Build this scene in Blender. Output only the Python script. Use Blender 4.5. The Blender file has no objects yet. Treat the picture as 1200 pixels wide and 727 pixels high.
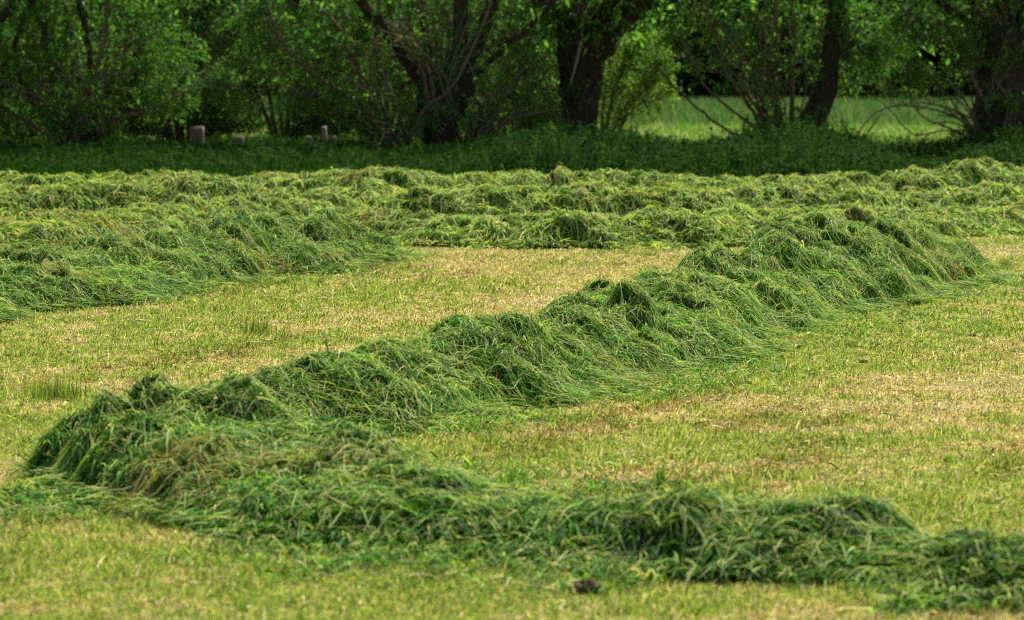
import bpy, math
import numpy as np
from mathutils import Vector

# ------------------------------------------------------------------ camera, sky, sun, exposure
scene = bpy.context.scene
C = scene.collection
FPX, CX, CY = 3500.0, 600.0, 363.5      # focal length and centre, in pixels of a 1200 px wide frame
HOR, CAMH = 83.0, 1.6                   # horizon row, eye height
PITCH = math.atan((CY - HOR) / FPX)
cam_d = bpy.data.cameras.new('camera'); cam = bpy.data.objects.new('camera', cam_d); C.objects.link(cam)
cam.location = (0, 0, CAMH); cam.rotation_euler = (math.pi / 2 - PITCH, 0, 0)
cam_d.sensor_width = 36.0; cam_d.lens = FPX / 1200 * 36.0
cam_d.clip_start = 0.1; cam_d.clip_end = 6000
cam_d.dof.use_dof = True; cam_d.dof.focus_distance = 17.5; cam_d.dof.aperture_fstop = (cam_d.lens / 1000) / 0.026
cam_d.dof.aperture_blades = 8
scene.camera = cam

SUN_EL, SUN_AZ = math.radians(57), math.radians(32)      # azimuth from +Y towards +X
w = bpy.data.worlds.new('World'); scene.world = w; w.use_nodes = True
nt = w.node_tree; bg = nt.nodes['Background']
sky = nt.nodes.new('ShaderNodeTexSky'); sky.sky_type = 'NISHITA'; sky.sun_disc = False
sky.sun_elevation = SUN_EL; sky.sun_rotation = SUN_AZ; sky.dust_density = 2.0; sky.air_density = 1.0
nt.links.new(sky.outputs[0], bg.inputs[0]); bg.inputs[1].default_value = 0.10
sl = bpy.data.lights.new('sun', 'SUN'); sl.energy = 5.0; sl.angle = math.radians(0.7); sl.color = (1.0, 0.93, 0.79)
so = bpy.data.objects.new('sun', sl); C.objects.link(so)
sd = Vector((math.sin(SUN_AZ) * math.cos(SUN_EL), math.cos(SUN_AZ) * math.cos(SUN_EL), math.sin(SUN_EL)))
so.rotation_euler = sd.to_track_quat('Z', 'Y').to_euler(); so.location = (20, 40, 40)
vs = scene.view_settings
vs.view_transform = 'Standard'; vs.look = 'None'; vs.exposure = 0.85; vs.gamma = 1.0; vs.use_curve_mapping = False
cy = scene.cycles
cy.use_denoising = False; cy.denoiser = 'OPENIMAGEDENOISE'; cy.denoising_input_passes = 'RGB_ALBEDO_NORMAL'; cy.denoising_prefilter = 'ACCURATE'
cy.max_bounces = 6; cy.diffuse_bounces = 3; cy.glossy_bounces = 2; cy.transmission_bounces = 4; cy.transparent_max_bounces = 4
cy.caustics_reflective = False; cy.caustics_refractive = False
cy.sample_clamp_indirect = 3.0; cy.filter_width = 1.15

def px_to_x(px, D): return (px - 600.0) / FPX * D * math.cos(PITCH) + 0.0
def W(px, py, D):                       # the place at depth D seen along a line of sight
    # small-pitch approximation of the projection used throughout for measuring the place
    return np.array([(px - 600.0) / FPX * D, D, CAMH - (py - HOR) / FPX * D])

rng = np.random.default_rng(7)

# ------------------------------------------------------------------ noise
def _hash(ix, iy, seed):
    h = (ix.astype(np.int64) * 374761393 + iy.astype(np.int64) * 668265263 + seed * 974634777) & 0xffffffff
    h = ((h ^ (h >> 13)) * 1274126177) & 0xffffffff
    return ((h ^ (h >> 16)) & 0xffffff) / float(0xffffff)
def vnoise(x, y, seed=0):
    ix = np.floor(x); iy = np.floor(y); fx = x - ix; fy = y - iy
    fx = fx * fx * (3 - 2 * fx); fy = fy * fy * (3 - 2 * fy)
    ix = ix.astype(np.int64); iy = iy.astype(np.int64)
    a = _hash(ix, iy, seed); b = _hash(ix + 1, iy, seed); c = _hash(ix, iy + 1, seed); d = _hash(ix + 1, iy + 1, seed)
    return (a * (1 - fx) + b * fx) * (1 - fy) + (c * (1 - fx) + d * fx) * fy
def fbm(x, y, seed=0, n=4):
    s = 0; a = 0.5; t = 0
    for i in range(n):
        s = s + a * vnoise(x * 2 ** i, y * 2 ** i, seed + i * 17); t += a; a *= 0.5
    return s / t
def norm(v): return v / np.maximum(np.linalg.norm(v, axis=-1, keepdims=True), 1e-9)
def smooth(a, b, x): t = np.clip((x - a) / (b - a), 0, 1); return t * t * (3 - 2 * t)

# ------------------------------------------------------------------ materials
def new_mat(name):
    m = bpy.data.materials.new(name); m.use_nodes = True
    return m, m.node_tree, m.node_tree.nodes, m.node_tree.links, m.node_tree.nodes['Principled BSDF']
def leaf_mat(name, trans=0.35, rough=0.5, spec=0.35, tint=(1.0, 1.0, 0.75)):
    m, t, N, L, P = new_mat(name)
    at = N.new('ShaderNodeAttribute'); at.attribute_name = 'col'
    L.new(at.outputs['Color'], P.inputs['Base Color']); P.inputs['Roughness'].default_value = rough
    P.inputs['Specular IOR Level'].default_value = spec
    tr = N.new('ShaderNodeBsdfTranslucent')
    mul = N.new('ShaderNodeMix'); mul.data_type = 'RGBA'; mul.blend_type = 'MULTIPLY'; mul.inputs[0].default_value = 1.0
    L.new(at.outputs['Color'], mul.inputs[6]); mul.inputs[7].default_value = (tint[0] * 1.6, tint[1] * 1.6, tint[2] * 1.6, 1)
    L.new(mul.outputs[2], tr.inputs['Color'])
    mx = N.new('ShaderNodeMixShader'); mx.inputs[0].default_value = trans
    L.new(P.outputs[0], mx.inputs[1]); L.new(tr.outputs[0], mx.inputs[2])
    L.new(mx.outputs[0], N['Material Output'].inputs['Surface'])
    return m
M_STRAND = leaf_mat('cut_grass_blades', 0.34, 0.5, 0.05, (1.0, 1.0, 0.45))
M_STUB = leaf_mat('stubble_blades', 0.36, 0.7, 0.1)
M_LEAF = leaf_mat('tree_leaves', 0.52, 0.5, 0.14, (1.0, 1.0, 0.5))
M_NETTLE = leaf_mat('nettle_leaves', 0.3, 0.75, 0.03, (1.0, 1.0, 0.5))

def ground_mat():
    m, t, N, L, P = new_mat('meadow_soil_and_thatch')
    tc = N.new('ShaderNodeTexCoord'); mp = N.new('ShaderNodeMapping'); L.new(tc.outputs['Object'], mp.inputs[0])
    n1 = N.new('ShaderNodeTexNoise'); n1.inputs['Scale'].default_value = 1.1; n1.inputs['Detail'].default_value = 8
    n2 = N.new('ShaderNodeTexNoise'); n2.inputs['Scale'].default_value = 45; n2.inputs['Detail'].default_value = 6
    for n in (n1, n2): L.new(mp.outputs[0], n.inputs['Vector'])
    r1 = N.new('ShaderNodeValToRGB'); r1.color_ramp.elements[0].position = 0.38; r1.color_ramp.elements[1].position = 0.62
    r1.color_ramp.elements[0].color = (0.22, 0.23, 0.06, 1); r1.color_ramp.elements[1].color = (0.52, 0.40, 0.24, 1)
    r2 = N.new('ShaderNodeValToRGB'); r2.color_ramp.elements[0].position = 0.35; r2.color_ramp.elements[1].position = 0.68
    r2.color_ramp.elements[0].color = (0.32, 0.28, 0.24, 1); r2.color_ramp.elements[1].color = (1, 1, 1, 1)
    L.new(n1.outputs[0], r1.inputs[0]); L.new(n2.outputs[0], r2.inputs[0])
    mul = N.new('ShaderNodeMix'); mul.data_type = 'RGBA'; mul.blend_type = 'MULTIPLY'; mul.inputs[0].default_value = 1
    L.new(r1.outputs[0], mul.inputs[6]); L.new(r2.outputs[0], mul.inputs[7]); L.new(mul.outputs[2], P.inputs['Base Color'])
    P.inputs['Roughness'].default_value = 0.95; P.inputs['Specular IOR Level'].default_value = 0.1
    bp = N.new('ShaderNodeBump'); bp.inputs['Strength'].default_value = 0.6; bp.inputs['Distance'].default_value = 0.02
    L.new(n2.outputs[0], bp.inputs['Height']); L.new(bp.outputs[0], P.inputs['Normal'])
    return m
def rough_mat(name, c1, c2, scale, stretch=(1, 1, 1), bump=0.5, dist=0.03, rough=0.9):
    m, t, N, L, P = new_mat(name)
    tc = N.new('ShaderNodeTexCoord'); mp = N.new('ShaderNodeMapping'); mp.inputs['Scale'].default_value = stretch
    L.new(tc.outputs['Object'], mp.inputs[0])
    n = N.new('ShaderNodeTexNoise'); n.inputs['Scale'].default_value = scale; n.inputs['Detail'].default_value = 8; n.inputs['Roughness'].default_value = 0.65
    L.new(mp.outputs[0], n.inputs['Vector'])
    r = N.new('ShaderNodeValToRGB'); r.color_ramp.elements[0].position = 0.35; r.color_ramp.elements[1].position = 0.65
    r.color_ramp.elements[0].color = (*c1, 1); r.color_ramp.elements[1].color = (*c2, 1)
    L.new(n.outputs[0], r.inputs[0]); L.new(r.outputs[0], P.inputs['Base Color'])
    P.inputs['Roughness'].default_value = rough; P.inputs['Specular IOR Level'].default_value = 0.15
    bp = N.new('ShaderNodeBump'); bp.inputs['Strength'].default_value = bump; bp.inputs['Distance'].default_value = dist
    L.new(n.outputs[0], bp.inputs['Height']); L.new(bp.outputs[0], P.inputs['Normal'])
    return m
M_GROUND = ground_mat()
M_MOUND = rough_mat('matted_cut_grass', (0.018, 0.035, 0.01), (0.055, 0.09, 0.022), 30, bump=0.9)
M_BARK = rough_mat('willow_bark', (0.018, 0.013, 0.007), (0.10, 0.07, 0.038), 7, (3.0, 3.0, 0.5), 1.0, 0.12)
M_TWIG = rough_mat('willow_branch_bark', (0.06, 0.045, 0.022), (0.19, 0.145, 0.075), 12, (2, 2, 0.5), 0.5, 0.01)
M_PALE = rough_mat('bare_pale_wood', (0.16, 0.13, 0.09), (0.34, 0.29, 0.21), 14, (4, 4, 0.5), 0.4, 0.01)
M_POST = rough_mat('weathered_reddish_post', (0.08, 0.06, 0.045), (0.20, 0.155, 0.12), 10, (5, 5, 0.6), 0.6, 0.01)
M_GREY = rough_mat('weathered_grey_post', (0.12, 0.12, 0.09), (0.28, 0.28, 0.22), 10, (5, 5, 0.6), 0.6, 0.01)
M_CLOD = rough_mat('dried_soil', (0.045, 0.028, 0.012), (0.13, 0.09, 0.045), 35, bump=1.0, dist=0.01)

# ------------------------------------------------------------------ mesh helpers
def link(o, parent=None, loc=(0, 0, 0)):
    C.objects.link(o)
    if parent is not None: o.parent = parent
    return o
def mesh_obj(name, V, loops, lstart, mat, col=None, parent=None, origin=(0, 0, 0), smooth_shade=False, uvcol=None):
    me = bpy.data.meshes.new(name)
    V = np.ascontiguousarray(V - np.asarray(origin), dtype=np.float32)
    me.vertices.add(len(V)); me.vertices.foreach_set('co', V.ravel())
    me.loops.add(len(loops)); me.loops.foreach_set('vertex_index', np.ascontiguousarray(loops, dtype=np.int32))
    me.polygons.add(len(lstart)); me.polygons.foreach_set('loop_start', np.ascontiguousarray(lstart, dtype=np.int32))
    if smooth_shade: me.polygons.foreach_set('use_smooth', np.ones(len(lstart), dtype=bool))
    me.update(calc_edges=True)
    if col is not None:
        a = me.attributes.new('col', 'FLOAT_COLOR', 'FACE')
        c4 = np.ones((len(col), 4), dtype=np.float32); c4[:, :3] = col
        a.data.foreach_set('color', c4.ravel())
    me.materials.append(mat)
    o = bpy.data.objects.new(name, me); link(o, parent)
    if parent is None: o.location = origin
    return o
def quads_obj(name, V, Q, mat, **k):
    return mesh_obj(name, V, Q.ravel(), np.arange(len(Q)) * 4, mat, **k)
def empty(name, loc, label, cat, group=None):
    o = bpy.data.objects.new(name, None); C.objects.link(o); o.location = loc; o.empty_display_size = 0.1
    o['label'] = label; o['category'] = cat
    if group: o['group'] = group
    return o
def ribbons(P, side, wid, taper=None):
    """P (N,k+1,3) centre lines, side (N,3) or (N,k+1,3) unit vectors, wid (N,) -> V, Q"""
    N, K, _ = P.shape
    u = np.linspace(0, 1, K)
    if taper is None: taper = 0.35 + 0.65 * np.sin(np.pi * np.clip(u * 0.9 + 0.1, 0, 1)) ** 0.6; taper[-1] = 0.12
    if side.ndim == 2: side = side[:, None, :]
    off = side * (wid[:, None] * taper[None, :] * 0.5)[:, :, None]
    V = np.stack([P - off, P + off], axis=2).reshape(N * K * 2, 3)
    b = (np.arange(N)[:, None] * K + np.arange(K - 1)[None, :]) * 2
    Q = np.stack([b, b + 1, b + 3, b + 2], axis=-1).reshape(-1, 4)
    return V, Q
def tube(pts, rad, sides=8, wob=0.0, seed=0):
    """a closed tapering tube along pts"""
    pts = np.asarray(pts, float); n = len(pts); r = np.random.default_rng(seed)
    T = norm(np.gradient(pts, axis=0)); ref = np.array([0.3, 1.0, 0.1]); ref = ref / np.linalg.norm(ref)
    A = norm(np.cross(T, ref)); B = np.cross(T, A)
    ang = np.linspace(0, 2 * np.pi, sides, endpoint=False)
    rr = np.asarray(rad)[:, None] * np.ones((1, sides))
    if wob:
        prof = 1 + wob * (np.sin(ang * 3 + seed) * 0.5 + np.sin(ang * 5 + 2 * seed) * 0.35)
        rr = rr * prof[None, :] * (1 + wob * 0.6 * (r.random((n, sides)) - 0.5))
    V = pts[:, None, :] + rr[:, :, None] * (np.cos(ang)[None, :, None] * A[:, None, :] + np.sin(ang)[None, :, None] * B[:, None, :])
    V = V.reshape(-1, 3)
    i = np.arange(n - 1)[:, None] * sides; j = np.arange(sides)[None, :]; j2 = (j + 1) % sides
    Q = np.stack([i + j, i + j2, i + sides + j2, i + sides + j], -1).reshape(-1, 4)
    V = np.vstack([V, pts[:1], pts[-1:]]); c0, c1 = len(V) - 2, len(V) - 1
    jj = np.arange(0, sides, 2)
    Q0 = np.stack([np.full(len(jj), c0), (jj + 2) % sides, (jj + 1) % sides, jj], -1)
    e = (n - 1) * sides
    Q1 = np.stack([np.full(len(jj), c1), e + jj, e + (jj + 1) % sides, e + (jj + 2) % sides], -1)
    return V, np.vstack([Q, Q0, Q1])
def merge(parts):
    Vs, Qs, o = [], [], 0
    for V, Q in parts: Vs.append(V); Qs.append(Q + o); o += len(V)
    return np.vstack(Vs), np.vstack(Qs)
def curve_pts(P, n):
    """Catmull-Rom resample"""
    P = np.asarray(P, float); m = len(P)
    E = np.vstack([2 * P[0] - P[1], P, 2 * P[-1] - P[-2]])
    t = np.linspace(0, m - 1 - 1e-6, n); i = t.astype(int); f = (t - i)[:, None]
    p0, p1, p2, p3 = E[i], E[i + 1], E[i + 2], E[i + 3]
    return 0.5 * (2 * p1 + (p2 - p0) * f + (2 * p0 - 5 * p1 + 4 * p2 - p3) * f ** 2 + (3 * p1 - p0 - 3 * p2 + p3) * f ** 3)
def pick(pal, wts, n, r, jit=0.18):
    pal = np.array(pal); i = r.choice(len(pal), n, p=np.array(wts) / sum(wts))
    return pal[i] * (1 + jit * (r.random((n, 1)) - 0.5) * 2) * (1 + 0.08 * (r.random((n, 3)) - 0.5))

# ------------------------------------------------------------------ the ground: one sheet to the horizon
def ground_z(x, y):
    near = 1 - smooth(70, 120, np.abs(y))
    return ((fbm(x * 0.9, y * 0.9, 3) - 0.5) * 0.05 + (fbm(x * 4, y * 4, 9, 3) - 0.5) * 0.025) * near
yy = np.concatenate([np.linspace(-3000, -40, 12), np.linspace(-30, 6, 14), np.arange(7, 40, 0.12), np.arange(40, 75, 0.5), np.geomspace(75, 4000, 40)])
xx = np.concatenate([-np.geomspace(4000, 16, 24), np.arange(-14, 14.01, 0.16), np.geomspace(16, 4000, 24)])
GX, GY = np.meshgrid(xx, yy); GV = np.stack([GX.ravel(), GY.ravel(), ground_z(GX.ravel(), GY.ravel())], -1)
i = np.arange(len(yy) - 1)[:, None] * len(xx) + np.arange(len(xx) - 1)[None, :]
GQ = np.stack([i, i + 1, i + len(xx) + 1, i + len(xx)], -1).reshape(-1, 4)
g = quads_obj('ground', GV, GQ, M_GROUND, smooth_shade=True); g['kind'] = 'structure'

# ------------------------------------------------------------------ windrows of cut grass
ROWS = []
def windrow(pts, label, density, wid, seg, seed, pal, wts, lenr=(0.09, 0.24), res=0.02, bump=1.0, nclump=16.0, extra=None, drop=0.085, pw=(2.7, 0.8), across=0.42, fringe=1.0, lowamp=0.78, wsc=1.0):
    """pts: (px, crest row, depth, half width) measured along the crest"""
    r = np.random.default_rng(seed)
    sp = np.array([[W(p[0], p[1], p[2])[0], p[2], W(p[0], p[1], p[2])[2], p[3]] for p in pts])
    sp[:, 3] *= wsc; sp[:, 2] = np.maximum(sp[:, 2] - drop, 0.05); S = curve_pts(sp, 360)
    seglen = np.linalg.norm(np.diff(S[:, :2], axis=0), axis=1); total = seglen.sum()
    T = norm(np.gradient(S[:, :2], axis=0))
    x0, x1 = S[:, 0].min() - 1.6, S[:, 0].max() + 1.6; y0, y1 = S[:, 1].min() - 1.6, S[:, 1].max() + 1.6
    nx, ny = int((x1 - x0) / res), int((y1 - y0) / res)
    gx = x0 + np.arange(nx) * res; gy = y0 + np.arange(ny) * res
    X, Y = np.meshgrid(gx, gy)
    wx = X + (fbm(X * 1.7, Y * 1.7, seed + 1, 3) - 0.5) * 0.30; wy = Y + (fbm(X * 1.7, Y * 1.7, seed + 2, 3) - 0.5) * 0.30
    near = np.zeros(X.shape, np.int32); best = np.full(X.shape, 1e9)
    for k in range(0, 360, 4):
        d = (wx - S[k, 0]) ** 2 + (wy - S[k, 1]) ** 2; m = d < best; best[m] = d[m]; near[m] = k
    for k in range(0, 360, 1):                                     # refine around each sample
        m = np.abs(near - k) <= 3
        if not m.any(): continue
        d = (wx[m] - S[k, 0]) ** 2 + (wy[m] - S[k, 1]) ** 2; b = best[m]; u = d < b
        b[u] = d[u]; best[m] = b; nn = near[m]; nn[u] = k; near[m] = nn
    dist = np.sqrt(best); q = dist / S[near, 3]
    edgew = 0.70 + 0.56 * fbm(X * 1.9, Y * 1.9, seed + 31, 3); q = q / edgew; prof = np.clip(1 - (q * 1.06) ** pw[0], 0, 1) ** pw[1]
    base = S[near, 2] * prof * 0.9
    low = fbm(X * 2.3, Y * 2.3, seed + 5, 3)
    base = base * (0.99 - lowamp * .5 + lowamp * low)
    # clumps: each has its own swirl of blades
    fwx = X + (fbm(X * 7, Y * 7, seed + 21, 3) - .5) * 0.16; fwy = Y + (fbm(X * 7, Y * 7, seed + 22, 3) - .5) * 0.16
    H = base.copy() * 0.88; own = np.full(X.shape, -1, np.int32)
    n = int(total * S[:, 3].mean() * 2 * nclump); ks = r.integers(0, 360, n)
    lat = r.normal(0, 0.5, n).clip(-1.05, 1.05)
    hsc = np.clip(S[ks, 2] / 0.36, 0.3, 1.5)
    cl_ang = np.zeros(n); ord_ = np.argsort(-np.abs(lat))
    for c in range(n):
        k = ks[c]; nrm = np.array([-T[k, 1], T[k, 0]])
        cx, cyy = S[k, :2] + nrm * lat[c] * S[k, 3] * 0.95
        side = np.sign(lat[c]) if abs(lat[c]) > 0.18 else r.choice([-1, 1])
        out = math.atan2(nrm[1] * side, nrm[0] * side)
        al = math.atan2(T[k, 1], T[k, 0]) + (math.pi if r.random() < 0.5 else 0)
        ang = out + r.normal(0, 0.75) if r.random() < across else al + r.normal(0, 0.7)
        cl_ang[c] = ang
        a = r.uniform(0.12, 0.32) * (0.7 + 0.3 * hsc[c]); b = r.uniform(0.06, 0.15) * (0.7 + 0.3 * hsc[c]); hb = r.uniform(0.015, 0.105) * bump * hsc[c] * (1 - 0.45 * min(1, abs(lat[c])))
        R = int(1.15 * a / res) + 2; ic = int((cx - x0) / res); jc = int((cyy - y0) / res)
        i0, i1, j0, j1 = max(ic - R, 0), min(ic + R, nx), max(jc - R, 0), min(jc + R, ny)
        if i1 <= i0 or j1 <= j0: continue
        dx = fwx[j0:j1, i0:i1] - cx; dy = fwy[j0:j1, i0:i1] - cyy
        ca, sa = math.cos(ang), math.sin(ang)
        uu = (dx * ca + dy * sa) / a; vv = (-dx * sa + dy * ca) / b
        rr = uu ** 2 + vv ** 2
        bumpf = hb * np.clip(1 - rr, 0, 1) ** 0.75 * (1 - 0.25 * uu)
        cand = base[j0:j1, i0:i1] * 0.9 + bumpf
        m = (cand > H[j0:j1, i0:i1]) & (rr < 1) & (base[j0:j1, i0:i1] > 0.012)
        H[j0:j1, i0:i1][m] = cand[m]; own[j0:j1, i0:i1][m] = c
    H += (fbm(X * 9, Y * 9, seed + 8, 3) - 0.5) * 0.035 * smooth(0.01, 0.08, base)
    pits = smooth(0.6, 0.76, fbm(X * 4.2, Y * 4.2, seed + 41, 3)); H -= 0.09 * pits * smooth(0.06, 0.2, base)
    H = np.where(base > 0.004, np.maximum(H, 0.006), 0)
    def hs(x, y):
        fx = np.clip((x - x0) / res, 0, nx - 1.001); fy = np.clip((y - y0) / res, 0, ny - 1.001)
        a = fx.astype(int); b = fy.astype(int); fx = fx - a; fy = fy - b
        return (H[b, a] * (1 - fx) + H[b, a + 1] * fx) * (1 - fy) + (H[b + 1, a] * (1 - fx) + H[b + 1, a + 1] * fx) * fy
    ROWS.append((x0, x1, y0, y1, hs))
    org = (float(S[180, 0]), float(S[180, 1]), 0.0)
    root = empty('windrow', org, label, 'windrow', 'windrows of cut grass on the meadow')
    if extra: root['group'] = extra
    # core
    st = max(1, int(round(0.04 / res)))
    Xc, Yc, Hc = X[::st, ::st], Y[::st, ::st], H[::st, ::st]
    Vc = np.stack([Xc.ravel(), Yc.ravel(), (Hc - 0.025).ravel()], -1)
    ii = np.arange(Xc.shape[0] - 1)[:, None] * Xc.shape[1] + np.arange(Xc.shape[1] - 1)[None, :]
    Q = np.stack([ii, ii + 1, ii + Xc.shape[1] + 1, ii + Xc.shape[1]], -1).reshape(-1, 4)
    keep = (Hc.ravel()[Q] > 0.012).any(axis=1); Q = Q[keep]
    used = np.unique(Q); remap = np.zeros(len(Vc), np.int64); remap[used] = np.arange(len(used))
    quads_obj('mound', Vc[used], remap[Q], M_MOUND, parent=root, origin=org, smooth_shade=True)
    # loose strands
    jj, ii = np.nonzero(base > 0.004); area = len(jj) * res * res
    n1 = int(area * density * 1.12); pk = r.integers(0, len(jj), n1)
    pk = pk[r.random(n1) < 0.45 + 0.55 * smooth(0.0, 0.08, base[jj[pk], ii[pk]])]; n1 = len(pk)
    x = gx[ii[pk]] + (r.random(n1) - .5) * res; y = gy[jj[pk]] + (r.random(n1) - .5) * res
    o_ = own[jj[pk], ii[pk]]; kk = near[jj[pk], ii[pk]]
    nrm = np.stack([-T[kk, 1], T[kk, 0]], -1)
    sgn = np.sign(((x - S[kk, 0]) * nrm[:, 0] + (y - S[kk, 1]) * nrm[:, 1])); sgn[sgn == 0] = 1
    outa = np.arctan2(nrm[:, 1] * sgn, nrm[:, 0] * sgn)
    ang = np.where(o_ >= 0, cl_ang[np.maximum(o_, 0)], outa) + r.normal(0, 0.75, n1) + (fbm(x * 3, y * 3, seed + 3, 2) - .5) * 2.6
    rnd = r.random(n1) < 0.38; ang[rnd] = r.random(rnd.sum()) * 6.283
    flip = r.random(n1) < 0.2; ang[flip] += math.pi
    # the fringe: scattered on the stubble around the foot
    n2 = int(total * 560 * fringe * (density / 9000.0)); k2 = r.integers(0, 360, n2); s2 = r.choice([-1, 1], n2)
    wisp = vnoise(k2 / 360.0 * total * 2.2, s2 * 7.0, seed + 51); kp = r.random(n2) < 0.15 + 0.85 * smooth(.3, .75, wisp); k2, s2, wisp = k2[kp], s2[kp], wisp[kp]; n2 = len(k2)
    nr2 = np.stack([-T[k2, 1], T[k2, 0]], -1)
    dd = S[k2, 3] * (0.82 + np.abs(r.normal(0, 1, n2)) * (0.12 + 0.42 * wisp ** 2) * fringe ** .5)
    x2 = S[k2, 0] + nr2[:, 0] * s2 * dd; y2 = S[k2, 1] + nr2[:, 1] * s2 * dd
    x = np.concatenate([x, x2]); y = np.concatenate([y, y2]); ang = np.concatenate([ang, r.random(n2) * 6.283])
    fr = np.concatenate([np.zeros(n1, bool), np.ones(n2, bool)]); N = len(x)
    L = r.uniform(lenr[0], lenr[1], N) * (0.7 + 0.6 * r.random(N)); L[fr] *= 0.6
    lift = r.random(N) ** 1.5 * 0.04 * (0.25 + 0.75 * smooth(0.0, 0.09, np.concatenate([base[jj[pk], ii[pk]], np.zeros(n2)])))
    arch = r.random(N) * 0.02 + 0.004
    up = np.where(r.random(N) < 0.06, r.uniform(0.02, 0.085, N), r.uniform(-.012, .03, N) * np.concatenate([np.ones(n1), np.zeros(n2)])) * np.where(fr, 0.4, 1)
    cols = pick(pal, wts, N, r, 0.22)
    ox = np.concatenate([o_, -np.ones(n2, int)]); ctone = 0.68 + 0.6 * r.random(n + 1); cols *= ctone[ox][:, None]
    straw = vnoise(x * 1.6, y * 1.6, seed + 12) > 0.8
    cols[straw & (r.random(N) < 0.5)] = np.array([0.24, 0.2, 0.06])
    bent = r.normal(0, 1.3, N); bent[fr] *= 0.5
    stem = r.random(N) < 0.13                                       # pale flowering stalks: longer, straight, thin
    cols[stem] = pick([(0.30, 0.38, 0.10), (0.38, 0.40, 0.15), (0.22, 0.33, 0.09)], [.5, .25, .25], int(stem.sum()), r)
    L[stem] = np.minimum(L[stem] * 1.5, 0.3); bent[stem] *= 0.3; lift[stem] += 0.014; ang[stem] += r.normal(0, .5, int(stem.sum()))
    P = np.zeros((N, seg + 1, 3)); px, py = x.copy(), y.copy(); a = ang.copy()
    for s in range(seg + 1):
        u = s / seg
        h = hs(px, py); g0 = ground_z(px, py)
        P[:, s, 0] = px; P[:, s, 1] = py
        P[:, s, 2] = np.maximum(h, g0 + 0.012) + lift + arch * math.sin(math.pi * u) * 1.5 + up * u ** 1.5
        px = px + np.cos(a) * L / seg; py = py + np.sin(a) * L / seg; a = a + bent * L / seg * 3
    # limit drop between samples so blades arc over creases instead of plunging
    for s in range(1, seg + 1):
        P[:, s, 2] = np.maximum(P[:, s, 2], P[:, s - 1, 2] - L / seg * 1.3)
        P[:, s, 2] = np.minimum(P[:, s, 2], P[:, s - 1, 2] + L / seg * 1.1)
    Tn = norm(P[:, 2] - P[:, 0]); upv = norm(np.stack([r.normal(0, .55, N), r.normal(0, .55, N), np.ones(N)], -1))
    side = norm(np.cross(Tn, upv)); wd = wid * (0.55 + 0.8 * r.random(N)) * np.where(stem, 0.62, 1.0)
    V, Q = ribbons(P, side, wd)
    o = quads_obj('cut_grass', V, Q, M_STRAND, col=np.repeat(cols, seg, axis=0), parent=root, origin=org)
    o['kind'] = 'stuff'
    return root

GREEN = [(0.015, 0.052, 0.006), (0.037, 0.118, 0.010), (0.082, 0.21, 0.017), (0.25, 0.42, 0.06), (0.10, 0.2, 0.07), (0.44, 0.40, 0.14)]
W_NEAR = [0.28, 0.32, 0.22, 0.1, 0.05, 0.03]
FARG = [(0.018, 0.055, 0.006), (0.046, 0.125, 0.011), (0.105, 0.225, 0.021), (0.29, 0.44, 0.07), (0.1, 0.2, 0.07), (0.46, 0.42, 0.14)]
W_FRONT = [0.38, 0.33, 0.16, 0.05, 0.06, 0.02]
W_MID = [0.22, 0.3, 0.26, 0.15, 0.02, 0.05]
W_FAR = [0.18, 0.17, 0.18, 0.34, 0.0, 0.13]
windrow([(122, 452, 11.7, .36), (150, 440, 11.65, .52), (205, 446, 11.5, .64), (270, 466, 11.25, .68), (340, 496, 10.9, .66), (410, 530, 10.5, .58), (480, 550, 10.25, .50),
         (560, 566, 10.1, .42), (650, 580, 9.92, .36), (740, 584, 9.85, .34), (820, 568, 9.78, .36), (900, 590, 9.68, .32), (975, 580, 9.62, .34),
         (1055, 624, 9.42, .3), (1150, 624, 9.28, .3), (1230, 628, 9.14, .33), (1340, 625, 9.0, .42), (1480, 620, 8.9, .42)],
        'nearest windrow of cut grass, rising to a tall heap at its left end', 18000, 0.006, 5, 11, GREEN, W_FRONT, (0.05, 0.15), bump=1.3, fringe=3.0, lowamp=0.45)
windrow([(238, 447, 12.95, .42), (285, 445, 13.05, .46), (330, 430, 13.2, .48), (400, 408, 13.4, .54), (470, 398, 13.9, .56), (540, 366, 14.6, .62), (600, 372, 15.1, .62), (650, 368, 15.6, .62),
         (710, 338, 16.3, .66), (800, 303, 17.9, .7), (890, 283, 19.6, .74), (965, 258, 21.0, .8), (1030, 246, 22.4, .8), (1072, 246, 23.3, .66), (1096, 266, 24.0, .42)],
        'long thick windrow of cut grass climbing diagonally across the middle to a high hump', 17000, 0.0052, 5, 23, GREEN, W_MID, (0.06, 0.16), pw=(2.0, 1.0), across=0.3, fringe=1.6, bump=1.15)
windrow([(-330, 350, 17.2, .7), (-160, 335, 18.8, .75), (0, 303, 20.4, .8), (100, 283, 21.7, .8), (200, 270, 22.9, .8), (300, 256, 24.1, .85), (370, 245, 25.1, .85), (405, 262, 25.2, .6), (426, 290, 25.0, .42)],
        'dark green windrow entering from the left and ending in a rounded nose', 12500, 0.006, 5, 37, GREEN, W_NEAR, (0.06, 0.17), pw=(2.2, 0.95), across=0.35, fringe=1.3, bump=1.2)
windrow([(-260, 268, 26.0, .7), (0, 252, 27.4, .75), (100, 244, 28.4, .75), (200, 234, 29.6, .75), (300, 226, 30.8, .75), (390, 226, 31.6, .7)],
        'yellowish windrow lying just behind the dark rounded-nosed row on the left', 5200, 0.0095, 4, 41, FARG, W_FAR, (0.08, 0.2), res=0.03, bump=1.35, wsc=0.82, across=0.3)
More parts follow.
